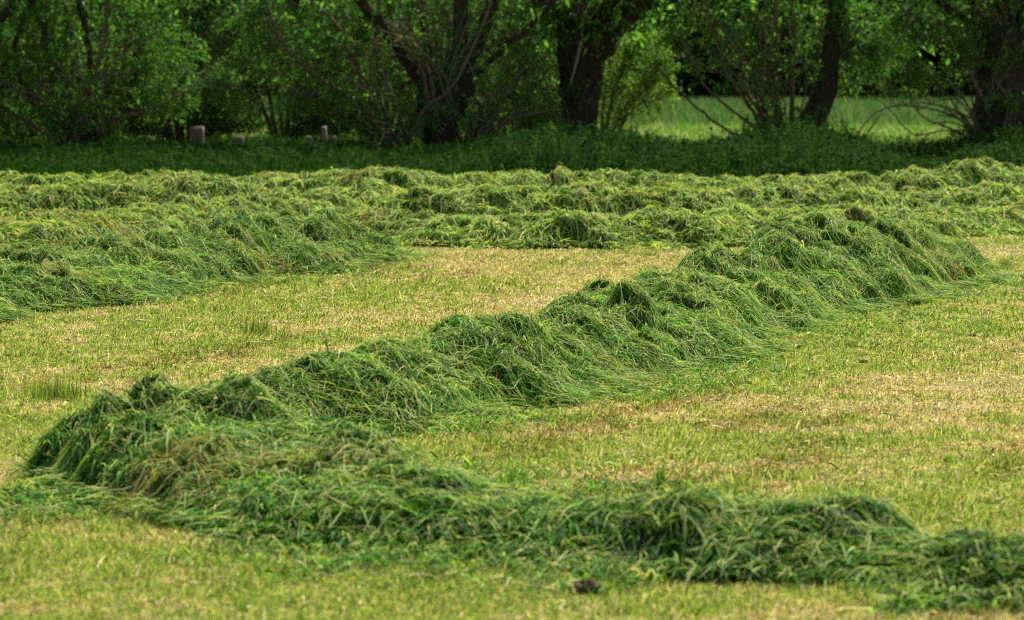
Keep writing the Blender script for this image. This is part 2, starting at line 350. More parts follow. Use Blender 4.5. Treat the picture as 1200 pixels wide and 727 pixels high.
windrow([(385, 252, 28.4, .5), (450, 241, 28.3, .7), (520, 250, 27.8, .66), (600, 251, 27.5, .62), (680, 244, 27.3, .72), (740, 251, 27.4, .66), (820, 243, 27.6, .7), (900, 243, 28.0, .7),
         (1000, 240, 28.6, .7), (1100, 240, 29.2, .7), (1200, 234, 29.9, .75), (1380, 236, 31.0, .75)],
        'lumpy windrow with shaded front closing off the far side of the open stubble strip', 5200, 0.0095, 4, 53, FARG, W_FAR, (0.08, 0.2), res=0.03, bump=1.5, wsc=0.9, across=0.3)
windrow([(-300, 222, 33.0, .75), (0, 222, 33.4, .75), (150, 215, 33.6, .75), (300, 214, 33.6, .75), (500, 222, 32.6, .75), (700, 224, 32.0, .75), (900, 219, 32.4, .75), (1100, 221, 33.0, .75), (1250, 216, 33.4, .75), (1480, 220, 33.6, .75)],
        'pale windrow second from the trees, seen over the lumpy shaded row', 4400, 0.0115, 4, 67, FARG, W_FAR, (0.09, 0.22), res=0.03, bump=1.35, drop=0.045, wsc=0.84, across=0.3)
windrow([(-320, 210, 37.0, .8), (0, 209, 37.0, .8), (110, 210, 37.0, .75), (185, 203, 37.0, .8), (250, 212, 37.2, .75), (350, 207, 37.3, .75), (450, 201, 37.0, .8), (540, 209, 37.2, .75), (640, 203, 37.3, .8), (760, 207, 37.3, .75), (850, 212, 37.0, .75),
         (950, 209, 37.0, .75), (1060, 205, 37.0, .75), (1145, 196, 37.3, .85), (1210, 203, 37.4, .8), (1480, 204, 38.0, .8)],
        'farthest windrow, running along the foot of the shady nettle bank', 3800, 0.012, 4, 79, FARG, W_FAR, (0.09, 0.22), res=0.03, bump=1.4, drop=0.025, wsc=0.84, across=0.3)
def row_height(x, y):
    h = np.zeros(len(x))
    for x0, x1, y0, y1, hs in ROWS:
        m = (x > x0) & (x < x1) & (y > y0) & (y < y1)
        h[m] = np.maximum(h[m], hs(x[m], y[m]))
    return h

# ------------------------------------------------------------------ mown stubble
def field_pts(y0, y1, dens, r, marg=1.3, pad=2.0):
    wmax = (0.1715 * y1) * marg + pad; n = int((y1 - y0) * 2 * wmax * dens)
    x = (r.random(n) * 2 - 1) * wmax; y = y0 + r.random(n) * (y1 - y0)
    m = np.abs(x) < (0.1715 * y) * marg + pad
    return x[m], y[m]
STRAW = [(200, 455, .6, .5, .2), (640, 352, .5, .9, .18), (560, 372, .5, .4, .22), (800, 450, .3, .5, .14), (330, 420, .9, .5, .14), (30, 545, .5, .4, .12), (1100, 480, .9, .25, .2), (300, 440, .9, .8, .12), (500, 378, 1.0, .7, .10), (760, 325, .6, 1.0, .13), (120, 400, 1.2, .8, .06), (1150, 452, .55, .45, .36), (1060, 482, .45, .3, .3), (980, 505, .4, .25, .16), (1180, 300, .7, 1.2, .15), (500, 305, 1.6, 1.4, .08),
         (60, 530, .8, .8, -.1), (250, 690, 1.2, .6, -.14), (900, 710, 1.4, .4, -.05), (420, 345, 1.2, .9, -.08), (900, 520, .8, .5, -.12), (640, 540, .9, .4, -.08), (60, 470, .6, .6, -.08), (1150, 560, .8, .4, -.08)]   # worn straw-coloured spots (+) and fresher green ones (-)
def stubble():
    r = np.random.default_rng(101); Vs, Qs, Cs, off = [], [], [], 0
    for y0, y1, dens in ((7.6, 11, 15000), (11, 15, 12500), (15, 20, 8500), (20, 26, 5500), (26, 33, 1500), (33, 46, 600)):
        x, y = field_pts(y0, y1, dens, r)
        # patchiness, stretched along the mowing direction
        ca, sa = math.cos(1.15), math.sin(1.15)
        xr, yr = x * ca + y * sa, -x * sa + y * ca
        patch = fbm(xr * 0.35, yr * 1.1, 201, 4); fine = fbm(x * 3.1, y * 3.1, 205, 3); tuft = fbm(x * 9, y * 9, 209, 2)
        worn = 0 * x
        for (ax, ay, sx, sy, k) in STRAW:
            if k > .1: DD = CAMH * FPX / (ay - HOR); worn = np.maximum(worn, k * 4 * np.exp(-((x - px_to_x(ax, DD)) / sx) ** 2 - ((y - DD) / sy) ** 2))
        worn = worn * smooth(.35, .6, fbm(xr * 0.9, yr * 3.0, 251, 3))
        keep = (row_height(x, y) < 0.035) & (r.random(len(x)) < (0.4 + 0.9 * np.clip(fine * 1.3 - 0.15, 0, 1)) * (1 - np.clip(worn, 0, .75)))
        x, y, patch, fine, tuft, xr, yr = x[keep], y[keep], patch[keep], fine[keep], tuft[keep], xr[keep], yr[keep]
        n = len(x); D = y
        bias = 0 * x
        for (ax, ay, sx, sy, k) in STRAW:
            DD = CAMH * FPX / (ay - HOR); bias += k * np.exp(-((x - px_to_x(ax, DD)) / sx) ** 2 - ((y - DD) / sy) ** 2)
        g = smooth(0.35, 0.57, 0.42 * patch + 0.3 * fine + 0.28 * tuft - bias)                       # 1 = green, 0 = straw
        tall = smooth(0.55, 0.8, tuft) * g
        Ln = (0.007 + 0.019 * r.random(n)) * (1 + 1.3 * tall) + 0.004
        long_ = r.random(n) < 0.012; Ln[long_] *= 2.2
        lean = r.normal(0, 0.45, (n, 2)) * 0.8; lean[:, 0] += 0.12
        d = norm(np.stack([lean[:, 0], lean[:, 1], np.ones(n)], -1))
        flat = r.random(n) < 0.42
        d[flat] = norm(np.stack([r.normal(0, 1, flat.sum()), r.normal(0, 1, flat.sum()), np.full(flat.sum(), .18)], -1)); Ln[flat] *= 1.5
        z = ground_z(x, y); P0 = np.stack([x, y, z - 0.004], -1)
        bend = np.stack([d[:, 0], d[:, 1], np.full(n, -0.25)], -1) * (Ln * r.random(n) * 0.35)[:, None]
        P = np.stack([P0, P0 + d * (Ln * 0.55)[:, None], P0 + d * Ln[:, None] + bend], 1)
        P[:, 1:, 2] = np.maximum(P[:, 1:, 2], z[:, None] + 0.006)
        a = r.random(n) * 6.283; side = norm(np.cross(d, np.stack([np.sin(a) * .7, -np.ones(n), np.cos(a) * .4], -1)))
        wd = 0.0036 * np.maximum(1, D / 12.5) * (0.6 + 0.8 * r.random(n))
        V, Q = ribbons(P, side, wd, np.array([1.0, 0.85, 0.25]))
        green = pick([(0.05, 0.10, 0.012), (0.13, 0.23, 0.025), (0.27, 0.36, 0.05), (0.44, 0.46, 0.12)], [0.16, 0.3, 0.32, 0.22], n, r)
        strw = pick([(0.58, 0.46, 0.24), (0.48, 0.39, 0.14), (0.17, 0.11, 0.06), (0.78, 0.65, 0.46), (0.38, 0.39, 0.07)], [0.25, 0.24, 0.19, 0.12, 0.20], n, r)
        isg = r.random(n) < 0.12 + 0.72 * g
        col = np.where(isg[:, None], green, strw)
        brown = smooth(0.6, 0.74, fbm(xr * 0.7 + 9, yr * 2.6, 231, 4)) * r.random(n) > 0.52
        col[brown] *= np.array([0.62, 0.48, 0.5])
        Vs.append(V); Qs.append(Q + off); off += len(V); Cs.append(np.repeat(col, 2, axis=0))
    o = quads_obj('stubble_grass', np.vstack(Vs), np.vstack(Qs), M_STUB, col=np.vstack(Cs)); o['kind'] = 'stuff'
    o['label'] = 'short mown grass stubble, patchy yellow and green, between the windrows'; o['category'] = 'grass'
stubble()

# stray clippings the rake has left behind on the stubble
def stray_clippings():
    r = np.random.default_rng(141); n = 9000
    y = 7.8 + 25 * r.random(n) ** 0.8; x = (r.random(n) * 2 - 1) * (0.1715 * y * 1.3 + 1.5)
    k = (r.random(n) < 0.12 + 1.3 * smooth(.5, .72, fbm(x * 1.3, y * 1.0, 143, 3))) & (row_height(x, y) < .03); x, y = x[k], y[k]; n = len(x)
    L = r.uniform(.05, .15, n); a = r.random(n) * 6.283; b = r.normal(0, .5, n); P = np.zeros((n, 5, 3)); qx, qy = x.copy(), y.copy()
    for s in range(5):
        P[:, s] = np.stack([qx, qy, ground_z(qx, qy) + .016 + .012 * math.sin(math.pi * s / 4) + .008 * r.random(n)], -1)
        qx = qx + np.cos(a) * L / 4; qy = qy + np.sin(a) * L / 4; a = a + b
    side = norm(np.cross(norm(P[:, 2] - P[:, 0]), norm(np.stack([r.normal(0, .4, n), r.normal(0, .4, n), np.ones(n)], -1))))
    V, Q = ribbons(P, side, 0.0055 * (.6 + .8 * r.random(n)))
    o = quads_obj('loose_clippings', V, Q, M_STRAND, col=np.repeat(pick([(0.06, 0.15, 0.02), (0.13, 0.25, 0.04), (0.3, 0.38, 0.09), (0.6, 0.52, 0.27)], [.3, .3, .2, .2], n, r), 4, axis=0)); o['kind'] = 'stuff'
    o['label'] = 'stray wisps of cut grass lying on the stubble between the windrows'; o['category'] = 'grass clippings'
stray_clippings()
# ------------------------------------------------------------------ weeds, tufts, clods
def blades(xy, n, spread, lr, wid, pal, wts, seed, lean=0.5, seg=4):
    r = np.random.default_rng(seed)
    x = xy[0] + r.normal(0, spread, n); y = xy[1] + r.normal(0, spread, n)
    L = r.uniform(*lr, n); a = r.random(n) * 6.283; le = np.abs(r.normal(0, lean, n))
    z = ground_z(x, y); P = np.zeros((n, seg + 1, 3)); P[:, 0] = np.stack([x, y, z], -1)
    for s in range(seg):
        th = le * (0.35 + 1.1 * s / seg); dd = np.stack([np.cos(a) * np.sin(th), np.sin(a) * np.sin(th), np.cos(th)], -1)
        P[:, s + 1] = P[:, s] + dd * (L / seg)[:, None]
    side = norm(np.stack([-np.sin(a), np.cos(a), r.normal(0, .3, n)], -1))
    V, Q = ribbons(P, side, wid * (0.7 + 0.6 * r.random(n)), np.array([0.5, 1, 0.9, 0.6, 0.08]))
    return V, Q, np.repeat(pick(pal, wts, n, r), seg, axis=0)
def tuft(px, py, n, spread, lr, wid, label, cat, name, pal, seed, lean=0.5):
    D = CAMH * FPX / (py - HOR); xy = (px_to_x(px, D), D)
    V, Q, c = blades(xy, n, spread, lr, wid, pal, [1] * len(pal), seed, lean)
    o = quads_obj(name, V, Q, M_STRAND, col=c, origin=(xy[0], xy[1], float(ground_z(np.array([xy[0]]), np.array([xy[1]]))[0])))
    o['label'] = label; o['category'] = cat
    return o
OL = [(0.12, 0.17, 0.03), (0.2, 0.23, 0.05), (0.08, 0.12, 0.02)]
BG = [(0.06, 0.15, 0.02), (0.12, 0.24, 0.03), (0.2, 0.33, 0.05)]
tuft(300, 396, 170, .07, (.05, .14), .004, 'olive tuft of uncut grass alone on the stubble below the rounded-nosed windrow', 'grass tuft', 'grass_tuft', OL, 1)
tuft(775, 583, 26, .012, (.06, .13), .011, 'bright broad-leaved weed sprouting just behind the crest of the nearest windrow', 'weed', 'leafy_weed', BG, 2, 0.55)
tuft(282, 722, 9, .012, (.05, .10), .006, 'dark upright weed in the blurred turf at the bottom edge', 'weed', 'leafy_weed', BG, 3, 0.4)
tuft(1118, 548, 22, .012, (.03, .06), .005, 'small green weed on stubble near the right edge', 'weed', 'leafy_weed', BG[1:], 4, 0.7)
tuft(880, 590, 40, .05, (.03, .07), .006, 'low leafy weed on the bare patch behind the middle of the nearest windrow', 'weed', 'leafy_weed', BG, 5, 0.8)
tuft(600, 584, 120, .035, (.05, .11), .005, 'fresh green tuft of grass standing behind the middle of the nearest windrow', 'grass tuft', 'grass_tuft', BG, 6, .45)
tuft(1180, 318, 160, .035, (.05, .12), .006, 'olive grass tuft just past the right end of the long thick windrow', 'grass tuft', 'grass_tuft', OL, 7)
tuft(60, 468, 300, .06, (.05, .12), .0045, 'wide green grass tuft left of the tall heap', 'grass tuft', 'grass_tuft', OL + BG[2:], 8, .4)
tuft(700, 292, 90, .05, (.07, .16), .009, 'small bright grass tuft at the foot of the lumpy shaded windrow', 'grass tuft', 'grass_tuft', BG, 9, .5)

def clod(px, py, size, label, seed):
    D = CAMH * FPX / (py - HOR); x, y = px_to_x(px, D), D
    r = np.random.default_rng(seed); nu, nv = 40, 24
    u = np.linspace(0, 2 * np.pi, nu, endpoint=False); v = np.linspace(0.02, np.pi - 0.02, nv)
    U, Vv = np.meshgrid(u, v)
    rad = 1 + 0.95 * (fbm(np.cos(U) * 3.1 + 5, np.sin(U) * 3.1 + Vv * 3.3, seed, 5) - 0.5) * 2 * 0.7
    P = np.stack([np.cos(U) * np.sin(Vv) * size[0], np.sin(U) * np.sin(Vv) * size[1], np.cos(Vv) * size[2] + size[2] * 0.5], -1) * rad[..., None]
    P = P.reshape(-1, 3); z0 = float(ground_z(np.array([x]), np.array([y]))[0])
    h0 = float(row_height(np.array([x]), np.array([y]))[0])
    i = np.arange(nv - 1)[:, None] * nu; j = np.arange(nu)[None, :]; j2 = (j + 1) % nu
    Q = np.stack([i + j, i + nu + j, i + nu + j2, i + j2], -1).reshape(-1, 4)
    o = quads_obj('soil_clod', P + np.array([x, y, max(z0, h0)]), Q, M_CLOD, origin=(x, y, max(z0, h0)), smooth_shade=True)
    o['label'] = label; o['category'] = 'soil clod'
clod(690, 698, (.04, .028, .020), 'brown clod of dried soil in front of the nearest windrow', 1)
clod(1060, 383, (.022, .02, .018), 'dark crumb of soil on stubble beside the foot of the long thick windrow', 2)
clod(1015, 427, (.026, .02, .012), 'flat dark soil clod on the olive stubble right of the long thick windrow', 3)
clod(1145, 396, (.026, .02, .014), 'dark soil clod on the stubble nearest the right edge', 4)

# ------------------------------------------------------------------ nettle bank and long grass in the shade of the trees
def bank_top(x, y):                        # height of the herb layer
    px = 600 + x / y * FPX
    clump = 0.34 * (fbm(x * 1.6, y * 1.1, 307, 3) - .45)
    left = clump * .8 + 0.19 + 0.2 * vnoise(x * 1.1, y * 0.7, 301) 
    right = clump * 1.5 + 0.34 + 0.30 * vnoise(x * 0.6, y * 0.4, 303)
    t = smooth(520, 640, px)
    hump = 0.26 * np.exp(-((px - 930) / 75.0) ** 2) + 0.1 * np.exp(-((px - 700) / 60.0) ** 2) - 0.2 * np.exp(-((px - 1070) / 55.0) ** 2) - 0.08 * np.exp(-((px - 810) / 40.0) ** 2)
    edge = smooth(42.2, 44.5, y) * (1 - smooth(54.5, 57.5, y) * 0.8 * smooth(560, 660, px))
    return np.maximum(left * (1 - t) + (right + hump) * t, .08) * edge
def nettles():
    r = np.random.default_rng(311); ns = 9000
    y = 42.3 + r.random(ns) ** 1.3 * 15; x = (r.random(ns) * 2 - 1) * (0.1715 * y * 1.35 + 1.5)
    px = 600 + x / y * FPX
    k = r.random(ns) < smooth(430, 660, px) * 0.3 + 0.7; x, y = x[k], y[k]; ns = len(x)
    top = bank_top(x, y) * (0.75 + 0.35 * r.random(ns)); z0 = ground_z(x, y)
    nl = 16; t = 0.18 + 0.85 * r.random((ns, nl)); t[:, :4] = 0.9 + 0.12 * r.random((ns, 4))
    a = r.random((ns, nl)) * 6.283; lean = r.normal(0, 0.12, (ns, 1, 2))
    base = np.stack([x[:, None] + lean[:, :, 0] * t * top[:, None], y[:, None] + lean[:, :, 1] * t * top[:, None], z0[:, None] + t * top[:, None]], -1).reshape(-1, 3)
    a = a.ravel(); n = len(a); L = r.uniform(0.05, 0.1, n)
    d = norm(np.stack([np.cos(a), np.sin(a), r.normal(-0.25, 0.35, n)], -1)); s = norm(np.cross(d, np.stack([r.normal(0, .3, n), r.normal(0, .3, n), np.ones(n)], -1)))
    wd = L * 0.5
    V = np.stack([base, base + d * (L * .45)[:, None] - s * (wd / 2)[:, None], base + d * L[:, None] - np.array([0, 0, .01]), base + d * (L * .45)[:, None] + s * (wd / 2)[:, None]], 1).reshape(-1, 3)
    Q = np.arange(n * 4).reshape(-1, 4)
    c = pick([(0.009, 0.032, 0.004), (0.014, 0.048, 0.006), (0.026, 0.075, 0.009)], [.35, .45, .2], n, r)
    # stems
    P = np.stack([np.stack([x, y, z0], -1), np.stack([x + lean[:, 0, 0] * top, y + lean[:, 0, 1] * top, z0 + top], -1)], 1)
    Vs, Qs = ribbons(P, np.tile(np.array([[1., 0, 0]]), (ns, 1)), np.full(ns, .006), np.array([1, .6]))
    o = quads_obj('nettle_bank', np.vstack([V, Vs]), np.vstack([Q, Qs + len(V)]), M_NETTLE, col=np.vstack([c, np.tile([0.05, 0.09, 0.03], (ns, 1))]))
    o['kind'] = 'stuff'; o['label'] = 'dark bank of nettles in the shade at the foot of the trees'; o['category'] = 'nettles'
nettles()
def long_grass():
    r = np.random.default_rng(321); n = 85000
    y = 42.0 + r.random(n) ** 1.2 * 20.4; x = (r.random(n) * 2 - 1) * (0.1715 * y * 1.35 + 1.5)
    px = 600 + x / y * FPX
    k = r.random(n) < 0.28 + 0.72 * (1 - smooth(480, 640, px)); x, y = x[k], y[k]; n = len(x)
    top = np.maximum(bank_top(x, y), 0.22 * smooth(42, 43, y)) + 0.02
    z = ground_z(x, y); L = top * (0.6 + 0.55 * r.random(n)); a = r.random(n) * 6.283; le = np.abs(r.normal(0, .3, n))
    P = np.zeros((n, 4, 3)); P[:, 0] = np.stack([x, y, z], -1)
    for s in range(3):
        th = le * (0.4 + s * 0.9); P[:, s + 1] = P[:, s] + np.stack([np.cos(a) * np.sin(th), np.sin(a) * np.sin(th), np.cos(th)], -1) * (L / 3)[:, None]
    side = norm(np.stack([np.ones(n), r.normal(0, .6, n), np.zeros(n)], -1))
    V, Q = ribbons(P, side, 0.014 * (.6 + .8 * r.random(n)), np.array([.9, 1, .7, .1]))
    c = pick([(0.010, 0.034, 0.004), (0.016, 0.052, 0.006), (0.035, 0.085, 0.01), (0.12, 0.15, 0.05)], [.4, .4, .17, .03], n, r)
    m = 70; xs = (r.random(m) * 2 - 1) * 11; ys = 43 + r.random(m) * 11; Ls = r.uniform(.45, .85, m) * (0.8 + .2 * smooth(44, 50, ys)); an = r.random(m) * 6.283; P2 = np.zeros((m, 4, 3)); P2[:, 0] = np.stack([xs, ys, 0 * xs], -1)
    for s in range(3):
        th = .12 + .22 * s; P2[:, s + 1] = P2[:, s] + np.stack([np.cos(an) * math.sin(th), np.sin(an) * math.sin(th), np.full(m, math.cos(th))], -1) * (Ls / 3)[:, None]
    V2, Q2 = ribbons(P2, np.tile(np.array([[1., .2, 0]]), (m, 1)), np.full(m, .007), np.array([.6, .6, 1.1, .4])); V, Q = merge([(V, Q), (V2, Q2)])      # flowering grass stalks
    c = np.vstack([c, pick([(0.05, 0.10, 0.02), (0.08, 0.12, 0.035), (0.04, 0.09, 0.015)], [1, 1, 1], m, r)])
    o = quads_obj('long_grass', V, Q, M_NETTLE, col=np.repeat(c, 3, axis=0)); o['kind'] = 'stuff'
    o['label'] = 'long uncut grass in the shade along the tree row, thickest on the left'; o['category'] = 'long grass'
long_grass()
def far_meadow():
    r = np.random.default_rng(331); Vs, Qs, Cs, off = [], [], [], 0
    for y0, y1, n, h0, h1, wd, pal in ((58, 104, 70000, .05, .12, .02, [(0.06, 0.18, 0.015), (0.09, 0.23, 0.022), (0.15, 0.27, 0.04)]),
                                  (84, 130, 70000, .15, .6, .03, [(0.035, 0.105, 0.018), (0.055, 0.14, 0.025), (0.12, 0.16, 0.07)])):
        y = y0 + r.random(n) ** (0.6 if y0 > 80 else 1.0) * (y1 - y0); x = (r.random(n) * 2 - 1) * (0.1715 * y * 1.2 + 2); z = ground_z(x, y)
        L = r.uniform(h0, h1, n); d = norm(np.stack([r.normal(0, .25, n), r.normal(0, .25, n), np.ones(n)], -1))
        P0 = np.stack([x, y, z], -1); P = np.stack([P0, P0 + d * (L * .6)[:, None], P0 + d * L[:, None] + np.stack([r.normal(0, .1, n) * L, 0 * L, 0 * L], -1)], 1)
        V, Q = ribbons(P, norm(np.stack([np.ones(n), r.normal(0, .5, n), 0 * L], -1)), wd * (.6 + .8 * r.random(n)), np.array([1, .8, .2]))
        Vs.append(V); Qs.append(Q + off); off += len(V); Cs.append(np.repeat(pick(pal, [1] * 3, n, r), 2, axis=0))
    o = quads_obj('meadow_grass', np.vstack(Vs), np.vstack(Qs), M_STUB, col=np.vstack(Cs)); o['kind'] = 'stuff'
    o['label'] = 'sunlit bright green meadow grass seen through gaps under the trees'; o['category'] = 'grass'
far_meadow()

# ------------------------------------------------------------------ trees
LEAF_PAL = [(0.034, 0.10, 0.014), (0.054, 0.152, 0.021), (0.086, 0.21, 0.032), (0.14, 0.29, 0.048)]
def leaves_on(P, r, per_m, L0=0.07, L1=0.12, wr=0.29, spread=0.04, start=0.25):
    """P (N,k,3) twig polylines -> leaf quads"""
    N, K, _ = P.shape; ln = np.linalg.norm(np.diff(P, axis=1), axis=2).sum(1); cnt = np.maximum(3, (ln * per_m).astype(int))
    idx = np.repeat(np.arange(N), cnt); n = len(idx); t = (start + (1 - start) * r.random(n)) * (K - 1 - 1e-4)
    k = t.astype(int); f = (t - k)[:, None]; p = P[idx, k] * (1 - f) + P[idx, k + 1] * f + r.normal(0, spread, (n, 3))
    tg = norm(P[idx, k + 1] - P[idx, k]); d = norm(tg * 0.5 + r.normal(0, 0.6, (n, 3)) + np.array([0, 0, -0.3]))
    s = norm(np.cross(d, r.normal(0, .6, (n, 3)) + np.array([0, 0, 1.0]))); L = r.uniform(L0, L1, n); wd = L * wr
    V = np.stack([p, p + d * (L * .42)[:, None] - s * (wd / 2)[:, None], p + d * L[:, None], p + d * (L * .42)[:, None] + s * (wd / 2)[:, None]], 1)
    return V.reshape(-1, 3), n
def twigs_from(A, Bp, r, k=5, sag=0.1):
    """curved twigs from points A to points Bp"""
    N = len(A); u = np.linspace(0, 1, k)[None, :, None]
    mid = (A + Bp) / 2 + r.normal(0, 1, (N, 3)) * (np.linalg.norm(Bp - A, axis=1) * sag)[:, None] + np.array([0, 0, 1.]) * (np.linalg.norm(Bp - A, axis=1) * 0.12)[:, None]
    return (1 - u) ** 2 * A[:, None] + 2 * u * (1 - u) * mid[:, None] + u ** 2 * Bp[:, None]
def tree(name, base, trunk, limbs, blobs, label, seed, cat='tree', group=None, top=8.2, topn=160, per_m=31, pal=LEAF_PAL, wts=(.2, .36, .28, .16), thin=(), pale=(), shoots=2.2, topw=1.7, zmin=0.5, fan=(), back=0.5):
    """trunk: [(px,py,D,r)], limbs: list of ([(px,py)...], D0, D1, r0, r1, grow_on), blobs: (px,py,D, rx,rz in m, count)"""
    r = np.random.default_rng(seed); root = empty(name, base, label, cat, group); org = np.array(base)
    parts = []
    if trunk:
        tp = np.array([[*W(a, b, c), d] for a, b, c, d in trunk]); tp = curve_pts(tp, 22)
        tp[:, 3] *= 1 + 0.12 * (r.random(22) - .5); parts.append(tube(tp[:, :3], tp[:, 3], 18, 0.22, seed))
        if trunk[0][1] < 200:
            for q in range(9):                                            # burrs and knuckles on the trunk and head
                k = r.integers(3, 22) if q < 4 else r.integers(15, 22); a = r.random() * 6.28; rr_ = tp[k, 3]
                c0 = tp[k, :3] + np.array([math.cos(a), math.sin(a), 0]) * rr_ * 0.7; s_ = rr_ * r.uniform(.25, .45)
                pz = np.linspace(-1, 1, 7); parts.append(tube(c0 + np.outer(pz, [0.2, 0.1, 1.0]) * s_, s_ * np.sqrt(np.clip(1.05 - pz ** 2, .02, 1)), 10, .25, seed + q))
    LP = []; bare = []; twig_parts = []
    limbs = list(limbs)
    for (fx, fy, fD, fn, a0, a1, fl) in fan:                           # a brush of thin shoots out of an old cut
        for q in range(fn):
            a = math.radians(a0 + (a1 - a0) * (q + r.random()) / fn); l = fl * r.uniform(.6, 1.15); k_ = FPX / fD; dz = r.uniform(-.8, .8)
            bx, by = fx + r.normal(0, 9), fy + r.normal(0, 6); P_ = [(bx + math.sin(a * t) * l * k_ * t, by - math.cos(a * .75 * t + a * .25) * l * k_ * t) for t in (0, .25, .5, .75, 1)]
            limbs.append((P_, fD + dz * .1 - .35, fD + dz * .7 - .45, r.uniform(.018, .034), .008, -1))
    for li, (pp, D0, D1, r0, r1, grow) in enumerate(limbs):
        m = len(pp); P = np.array([W(a, b, D0 + (D1 - D0) * i / (m - 1)) for i, (a, b) in enumerate(pp)])
        if grow > 0:
            d = norm(P[-1] - P[-2]); H = top - P[-1][2]
            q = P[-1]; steps = max(3, int(H / 0.8))
            for s in range(steps):
                d = norm(d + np.array([r.normal(0, .1), r.normal(0, .14), .16])); q = q + d * (H / steps) / max(.5, d[2]); P = np.vstack([P, q])
        n = max(8, len(P) * 4); Q_ = curve_pts(P, n); wob = r.normal(0, 1, (n, 3)) * min(r0 * 0.25, .015); Q_ = Q_ + wob
        rad = np.linspace(1, 0, n) ** 0.8 * (r0 - r1) + r1
        (parts if r0 > 0.05 else twig_parts).append(tube(Q_, rad, 10 if r0 > .05 else 7, 0.12, seed + li)); (LP if grow >= 0 else bare).append(Q_)
    allp = np.vstack(LP) if LP else np.array([base])
    if bare:
        bp_ = np.vstack(bare); bp_ = bp_[r.random(len(bp_)) < .22]; a0 = bp_; dirs = norm(r.normal(0, 1, (len(a0), 3)) + np.array([0, .6, .5])); fan_tw = (a0, a0 + dirs * r.uniform(.2, .6, (len(a0), 1)))
    A_, B_ = [], []
    if bare: A_.append(fan_tw[0]); B_.append(fan_tw[1])
    vis = allp[(allp[:, 2] < 4.2) & (allp[:, 2] > zmin)]                                         # side shoots all along the limbs
    ns = int(len(vis) * shoots)
    if ns:
        a0 = vis[r.integers(0, len(vis), ns)]; dirs = norm(r.normal(0, 1, (ns, 3)) * np.array([1, 1, .6]) + np.array([0, back, .45]))
        A_.append(a0); B_.append(a0 + dirs * r.uniform(.3, 1.0, (ns, 1)))
    for (bx, by, bD, rx, rz, cnt) in blobs:
        c = W(bx, by, bD); nsub = max(2, cnt // 9)
        sub_c = c + norm(r.normal(0, 1, (nsub, 3))) * (r.random((nsub, 1)) ** .45) * np.array([rx, rx * 1.1, rz])     # sprays
        o_ = sub_c[r.integers(0, nsub, cnt)] + r.normal(0, 1, (cnt, 3)) * np.array([.16, .16, .1])
        o_[:, 2] = np.maximum(o_[:, 2], 0.35)
        dd = np.linalg.norm(allp[None, :, :] - o_[:, None, :], axis=2) + r.random((cnt, len(allp))) * .4
        kn = dd.argmin(1); src = allp[kn]
        far = np.linalg.norm(src - o_, axis=1) > 1.3
        src[far] = o_[far] + norm(src[far] - o_[far]) * r.uniform(.7, 1.3, (far.sum(), 1))
        A_.append(src); B_.append(o_)
    hi = allp[allp[:, 2] > 2.6]; big = None
    if len(hi) and topn:
        a0 = hi[r.integers(0, len(hi), topn * 3)]; dirs = norm(r.normal(0, 1, (len(a0), 3)) + np.array([0, 0, .3]))
        big = twigs_from(a0, a0 + dirs * r.uniform(.4, topw, (len(a0), 1)), r)
    T_ = twigs_from(np.vstack(A_), np.vstack(B_), r)
    k = np.arange(len(T_)); sub = T_
    Vt, Qt = ribbons(sub, norm(np.cross(norm(sub[:, -1] - sub[:, 0]), np.array([0.1, 1., .1]))), np.full(len(sub), .012), np.array([1, .9, .7, .5, .3]))
    V, Q = merge(parts + twig_parts) if parts or twig_parts else (np.zeros((0, 3)), np.zeros((0, 4), int))
    tr = quads_obj('trunk', V, Q, M_BARK, parent=root, origin=org, smooth_shade=True)
    if twig_parts:
        npar = sum(len(q) for _, q in parts); tr.data.materials.append(M_TWIG)
        mi = np.zeros(len(Q), np.int32); mi[npar:] = 1; tr.data.polygons.foreach_set('material_index', mi)
    for pp, D, r0 in pale:
        P = curve_pts(np.array([W(a, b, D) for a, b in pp]), 10); V, Q = tube(P, np.linspace(r0, r0 * .5, 10), 8, .1)
        o = quads_obj('branch', V, Q, M_PALE, parent=root, origin=org, smooth_shade=True); o['label'] = 'broken barkless branch'
    quads_obj('twig', Vt, Qt, M_TWIG, parent=root, origin=org)
    V1, n1 = leaves_on(T_, r, per_m); c1 = pick(pal, wts, n1, r)
    Vl, cl = [V1], [c1]
    if big is not None:
        V2, n2 = leaves_on(big, r, 9, 0.13, 0.22, .42, .12); Vl.append(V2); cl.append(pick(pal, wts, n2, r))
    Vl = np.vstack(Vl); quads_obj('crown', Vl, np.arange(len(Vl)).reshape(-1, 4), M_LEAF, col=np.vstack(cl), parent=root, origin=org)
    return root
def gb(px, D): return (px_to_x(px, D), D, 0.0)

